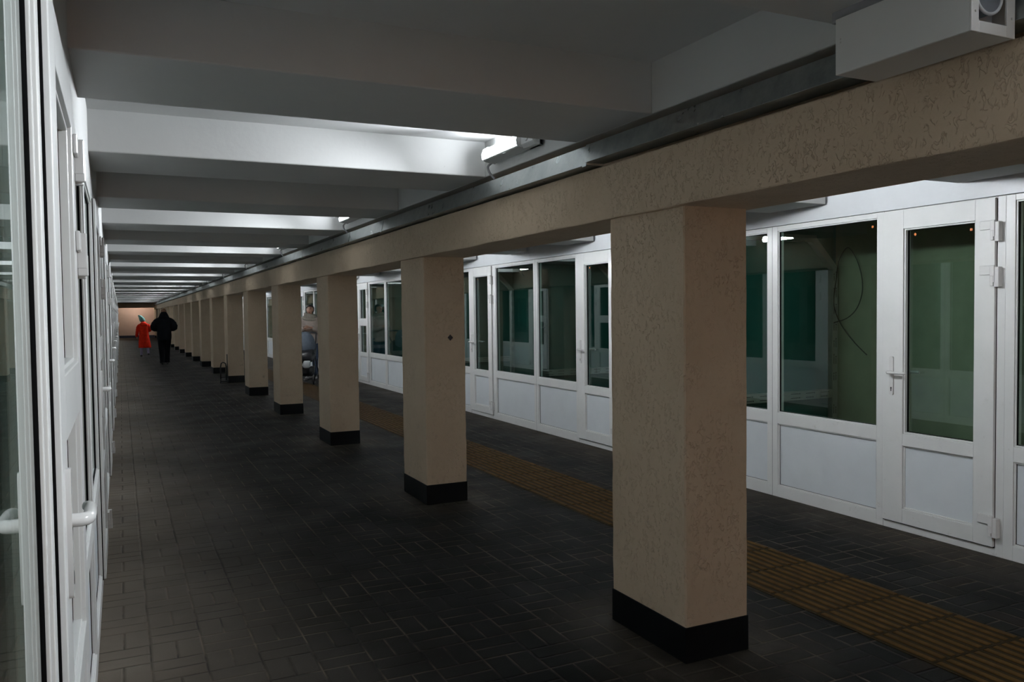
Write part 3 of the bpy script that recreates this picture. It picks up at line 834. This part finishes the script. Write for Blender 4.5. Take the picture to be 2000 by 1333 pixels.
def child():
    r = empty('person', (.735, 31.2, 0))
    v = dict(pelvis=(0, 0, .74, .10, .08), waist=(0, 0, .86, .09, .07), chest=(0, 0, 1.03, .11, .08), neckb=(-.01, 0, 1.15, .05, .045), neck=(-.02, 0, 1.19, .04, .04),
             head=(-.035, 0, 1.275, .068, .078), top=(-.045, 0, 1.345, .05, .06),
             shl=(-.135, 0, 1.12, .04), ell=(-.20, -.02, .90, .030), wrl=(-.22, .02, .70, .022), shr=(.135, 0, 1.12, .04), elr=(.19, .03, .93, .030), wrr=(.11, .16, .90, .022),
             hpl=(-.075, 0, .68, .07), knl=(-.085, .0, .39, .045), anl=(-.10, -.02, .08, .028), hpr=(.075, 0, .68, .07), knr=(.10, .10, .42, .045), anr=(.13, -.02, .13, .028))
    e = [('pelvis', 'waist'), ('waist', 'chest'), ('chest', 'neckb'), ('neckb', 'neck'), ('neck', 'head'), ('head', 'top'), ('chest', 'shl'), ('shl', 'ell'), ('ell', 'wrl'),
         ('chest', 'shr'), ('shr', 'elr'), ('elr', 'wrr'), ('pelvis', 'hpl'), ('hpl', 'knl'), ('knl', 'anl'), ('pelvis', 'hpr'), ('hpr', 'knr'), ('knr', 'anr')]
    hand(v, e, 'wrl', (0, .1, -1), (0, 1, 0), .75, 'hl'); hand(v, e, 'wrr', (-.7, .6, 0), (0, 0, 1), .75, 'hr')
    skin_body('body', v, e, M['skin'], r)
    c = garment('coat', [((.02, 0, .31), .205, .16), ((.02, 0, .33), .21, .165), ((.01, 0, .50), .19, .155), ((.0, 0, .70), .165, .14), ((0, 0, .86), .150, .13), ((0, 0, 1.0), .165, .13), ((0, 0, 1.10), .165, .12), ((-.005, 0, 1.16), .11, .10), ((-.015, 0, 1.20), .07, .075)], M['red'], r)
    sleeve('sleeve', [(-.06, 0, 1.10), (-.125, 0, 1.085), (-.18, -.01, 1.02), (-.205, -.02, .90), (-.225, .01, .76), (-.225, .02, .70)], [.04, .062, .06, .055, .05, .045], M['red'], c, .03)
    sleeve('sleeve', [(.06, 0, 1.10), (.125, 0, 1.085), (.175, .0, 1.02), (.195, .03, .93), (.16, .10, .90), (.115, .155, .90)], [.04, .062, .06, .055, .05, .042], M['red'], c, .03)
    b = MB().loft([oval_ring((.0, -.06, 1.05), .10, .05), oval_ring((.0, -.09, 1.11), .12, .07), oval_ring((-.01, -.08, 1.17), .10, .07), oval_ring((-.01, -.05, 1.21), .06, .045)])
    b.obj('hood', M['red'], c, smooth=True)
    for s in (-1, 1):
        a, k = ('anl', 'knl') if s < 0 else ('anr', 'knr')
        A = Vector(v[a][:3]); K = Vector(v[k][:3])
        sleeve('legging', [(s*.07, 0, .70), (s*.075, K.y*.5, .55), K, (A+K)/2, (A.x, A.y, A.z-.02)], [.072, .068, .052, .045, .036], M['lav'], r)
        shoe(A.x, A.y-.02, A.z-.08, 0, M['shoe'], r, .85)
    h = MB().ell((-.04, 0, 1.27), .078, .085, .09, 16, 10); h.obj('hair', M['hairl'], r, smooth=True)
    rings = []
    for i, (dx, z, rx) in enumerate(((.0, 1.24, .086), (-.005, 1.27, .094), (-.02, 1.33, .092), (-.045, 1.38, .080), (-.075, 1.42, .062), (-.10, 1.445, .038), (-.11, 1.452, .01))):
        rings.append(oval_ring((-.035+dx, 0, z), rx, rx*1.0, 20))
    MB().loft(rings).obj('knit_hat', M['mint'], r, smooth=True)
    return r
tag(child(), 'person in red coat and mint knitted hat walking away mid-stride, light leggings', 'person')

def woman_beige():
    # faces the camera, turned a little to the picture's left; local +Y is her front
    r = empty('person', (3.70, 17.80, 0)); r.rotation_euler.z = PI-.42; r.scale = (1.02, 1.02, 1.02)
    v = dict(pelvis=(0, 0, .86, .13, .09), waist=(0, .0, 1.0, .11, .08), chest=(0, .0, 1.19, .135, .09), neckb=(0, .0, 1.335, .058, .05), neck=(0, .01, 1.375, .045, .045),
             jaw=(0, .03, 1.425, .052, .060), head=(0, .02, 1.49, .070, .084), top=(0, .005, 1.555, .055, .070),
             shl=(-.165, 0, 1.30, .046), ell=(-.225, .03, 1.06, .036), wrl=(-.08, .24, 1.11, .024), shr=(.165, 0, 1.30, .046), elr=(.225, .03, 1.06, .036), wrr=(.08, .24, 1.10, .024),
             hpl=(-.09, 0, .80, .085), knl=(-.085, .02, .46, .052), anl=(-.085, 0, .09, .034), hpr=(.09, 0, .80, .085), knr=(.085, .03, .46, .052), anr=(.085, .05, .085, .034),
             nose1=(0, .105, 1.49, .010, .010), nose2=(0, .122, 1.465, .013, .011), earl=(-.078, .01, 1.475, .010, .018), earr=(.078, .01, 1.475, .010, .018))
    e = [('pelvis', 'waist'), ('waist', 'chest'), ('chest', 'neckb'), ('neckb', 'neck'), ('neck', 'jaw'), ('jaw', 'head'), ('head', 'top'), ('chest', 'shl'), ('shl', 'ell'), ('ell', 'wrl'),
         ('chest', 'shr'), ('shr', 'elr'), ('elr', 'wrr'), ('pelvis', 'hpl'), ('hpl', 'knl'), ('knl', 'anl'), ('pelvis', 'hpr'), ('hpr', 'knr'), ('knr', 'anr'),
         ('head', 'nose1'), ('nose1', 'nose2'), ('head', 'earl'), ('head', 'earr')]
    hand(v, e, 'wrl', (.75, .45, .1), (0, .1, 1), 1.0, 'hl', .6); hand(v, e, 'wrr', (-.75, .45, .05), (0, .1, 1), 1.0, 'hr', .6)
    bd = skin_body('body', v, e, M['skin'], r)
    f = MB()
    for s in (-1, 1): f.ell((s*.029, .094, 1.497), .012, .006, .006, 10, 6)
    f.obj('eyes', M['eye'], bd, smooth=True)
    f = MB()
    for s in (-1, 1): f.tube([(s*.014, .100, 1.516), (s*.030, .099, 1.521), (s*.046, .090, 1.515)], .0032, 6)
    f.obj('eyebrows', M['hair'], bd, smooth=True)
    MB().ell((0, .092, 1.428), .022, .008, .007, 12, 6).obj('mouth', M['lip'], bd, smooth=True)
    j = garment('jacket', [((0, 0, .76), .175, .14), ((0, 0, .79), .19, .155), ((0, 0, .86), .175, .145), ((0, 0, .89), .195, .16), ((0, 0, .96), .175, .145), ((0, 0, 1.0), .195, .16), ((0, 0, 1.07), .18, .145), ((0, 0, 1.11), .20, .155), ((0, 0, 1.19), .195, .145), ((0, 0, 1.27), .205, .14), ((0, 0, 1.33), .16, .12), ((0, .0, 1.37), .09, .09)], M['beige'], r)
    sleeve('sleeve', [(-.08, 0, 1.28), (-.16, 0, 1.26), (-.225, .0, 1.17), (-.24, .03, 1.06), (-.16, .15, 1.05), (-.09, .235, 1.105)], [.045, .072, .072, .068, .06, .045], M['beige'], j, .07)
    sleeve('sleeve', [(.08, 0, 1.28), (.16, 0, 1.26), (.225, .0, 1.17), (.24, .03, 1.06), (.16, .15, 1.05), (.09, .235, 1.10)], [.045, .072, .072, .068, .06, .045], M['beige'], j, .07)
    s = MB()
    for k, (z, rr, tr) in enumerate(((1.33, .115, .038), (1.375, .098, .034), (1.30, .135, .032))):
        s.tube([(rr*math.cos(2*PI*i/24), rr*.85*math.sin(2*PI*i/24)+.015, z+.018*math.sin(2*PI*i/24+k)-(.02 if math.sin(2*PI*i/24) > 0 else 0)) for i in range(24)], tr, 10, closed=True)
    s.obj('scarf', M['scarf'], r, smooth=True)
    for s_ in (-1, 1):
        a, k = ('anl', 'knl') if s_ < 0 else ('anr', 'knr')
        A = Vector(v[a][:3]); K = Vector(v[k][:3])
        sleeve('trouser_leg', [(s_*.085, 0, .84), (s_*.085, K.y*.5, .64), K, (A+K)/2, (A.x, A.y, .10)], [.10, .092, .068, .056, .050], M['jeans'], r)
        shoe(A.x, A.y-.02, 0, 0, M['shoel'], r)
    # parted dark hair hugging the skull, open over the face
    b = MB(); n = 22; rings = []
    for i in range(9):
        t = i/8; z = 1.425+.16*t
        q = math.sqrt(max(.02, 1-((z-1.50)/.092)**2)) if z > 1.50 else 1.0
        ring = []
        for a in range(n):
            th = 2*PI*a/n; c, s2 = math.cos(th), math.sin(th)
            rad_x, rad_y = (.084*q if z > 1.46 else .070), .100*q
            y = s2*rad_y-.004
            if z < 1.540 and y > .02: y = .02 - .02*(1-abs(c))
            ring.append((c*rad_x, y, z))
        rings.append(ring)
    b.loft(rings); b.obj('hair', M['hair'], r, smooth=True)
    return r
tag(woman_beige(), 'person in beige quilted jacket and grey scarf standing with clasped hands behind the stroller', 'person')

# ------------------------------------------------------------------ stroller
def stroller():
    r = empty('stroller', (3.40, 16.95, 0)); r.rotation_euler.z = PI-.35
    fr = MB()
    for s in (-1, 1):
        fr.tube([(s*.22, .38, .12), (s*.20, .10, .52), (s*.19, -.22, .86), (s*.18, -.36, 1.02)], .013, 8)
        fr.tube([(s*.24, -.30, .13), (s*.21, .0, .50), (s*.20, .12, .62)], .012, 8)
        fr.tube([(s*.22, .36, .14), (s*.23, -.28, .16)], .010, 8)
    fr.tube([(-.18, -.36, 1.02), (-.10, -.40, 1.03), (.10, -.40, 1.03), (.18, -.36, 1.02)], .016, 8)
    fr.tube([(-.24, -.30, .13), (.24, -.30, .13)], .010, 8); fr.tube([(-.22, .38, .12), (.22, .38, .12)], .010, 8)
    fr.obj('frame', M['bframe'], r, smooth=True)
    c = MB(); rings = []
    for i, (y, hw, zb, zt) in enumerate(((-.28, .17, .56, .80), (-.20, .20, .46, .84), (.05, .21, .42, .78), (.28, .20, .42, .68), (.40, .16, .50, .62))):
        ring = []
        for k in range(16):
            a = 2*PI*k/16; ring.append((hw*math.copysign(abs(math.cos(a))**.6, math.cos(a)), y, (zb+zt)/2+(zt-zb)/2*math.copysign(abs(math.sin(a))**.7, math.sin(a))))
        rings.append(ring)
    c.loft(rings); c.obj('carrycot', M['bframe'], r, smooth=True)
    # hood: ribbed quarter dome
    h = MB(); rings = []
    for i in range(13):
        t = -.15*PI+.72*PI*i/12; rad = .30*(1+.03*(i % 3 == 0)); ring = []
        for k in range(13):
            a = PI*k/12; ring.append((-.215*math.cos(a), -.02+math.cos(t)*rad*math.sin(a)*1.0, .74+math.sin(t)*rad*math.sin(a)*1.05))
        rings.append(ring)
    k0 = 0
    for rr in rings: h.v += rr
    for i in range(12):
        for k in range(12): h.f.append((i*13+k, i*13+k+1, (i+1)*13+k+1, (i+1)*13+k))
    ho = h.obj('hood', M['greyblue'], r, smooth=True); s = ho.modifiers.new('solid', 'SOLIDIFY'); s.thickness = .012
    b = MB(); b.loft([oval_ring((0, .02, .17), .17, .24), oval_ring((0, .02, .22), .19, .27), oval_ring((0, .02, .34), .20, .28)]); b.obj('basket', M['bframe'], r)
    for (x, y, rad) in ((-.25, -.30, .13), (.25, -.30, .13), (-.22, .38, .10), (.22, .38, .10)):
        wv = MB(); wv.tube([(x, y+(rad-.018)*math.cos(2*PI*i/28), rad+(rad-.018)*math.sin(2*PI*i/28)) for i in range(28)], .018, 8, closed=True)
        for i in range(6): a = PI*i/6; wv.tube([(x, y-(rad-.02)*math.cos(a), rad-(rad-.02)*math.sin(a)), (x, y+(rad-.02)*math.cos(a), rad+(rad-.02)*math.sin(a))], .004, 6)
        wv.tube([(x-.02, y, rad), (x+.02, y, rad)], .02, 10)
        wv.obj('wheel', M['shoe'], r, smooth=True)
    return r
tag(stroller(), 'black stroller with blue grey hood in the right aisle before the person in beige', 'stroller')
b = MB(); b.loft([oval_ring((3.335, 16.50, .335), .045, .03, 14), oval_ring((3.335, 16.50, .36), .075, .045, 14, 0, .1), oval_ring((3.34, 16.50, .42), .078, .05, 14, 0, .14), oval_ring((3.345, 16.50, .47), .07, .04, 14, 0, .1), oval_ring((3.345, 16.50, .485), .05, .015, 14)])
tag(b.obj('plastic_bag', M['bag'], smooth=True), 'white plastic bag hanging on the stroller', 'bag')

# black folding hand trolley leaning at the sixth pillar
ht = empty('hand_trolley', (1.955, PY0+PS*5+.02, 0))
tag(ht, 'black two-wheeled hand trolley with thin handle against a middle pillar', 'hand trolley')
m = MB()
m.tube([(.035, 0, .10), (.035, .02, .60)], .010, 8)
m.tube([(-.10, 0, .06), (-.10, .01, .34), (-.085, .01, .41), (-.05, .01, .435), (.0, .01, .41), (.012, .01, .34), (.012, 0, .06)], .013, 8)
for z in (.12, .22, .32): m.tube([(-.10, .005, z), (.012, .005, z)], .007, 6)
m.tube([(-.10, 0, .04), (.04, 0, .04)], .012, 8)
m.obj('frame', M['bframe'], ht, smooth=True)
for x in (-.105, .04):
    wv = MB().tube([(x-.012, .0, .045), (x+.012, 0, .045)], .045, 20); wv.obj('wheel', M['shoe'], ht, bevel=.006)
bx(-.09, .005, -.11, 0, .012, .022).obj('toe_plate', M['bframe'], ht, bevel=.003)

gb = MB().loft([oval_ring((0, 0, 0), .10, .09, 14), oval_ring((0, 0, .08), .13, .11, 14), oval_ring((0, 0, .22), .10, .09, 14), oval_ring((.01, 0, .30), .05, .05, 14), oval_ring((.01, 0, .34), .02, .02, 14)])
gb = gb.obj('sack', M['greybag'], smooth=True, loc=(1.86, 38.9, 0)); tag(gb, 'small grey sack on the floor against a far pillar', 'sack')
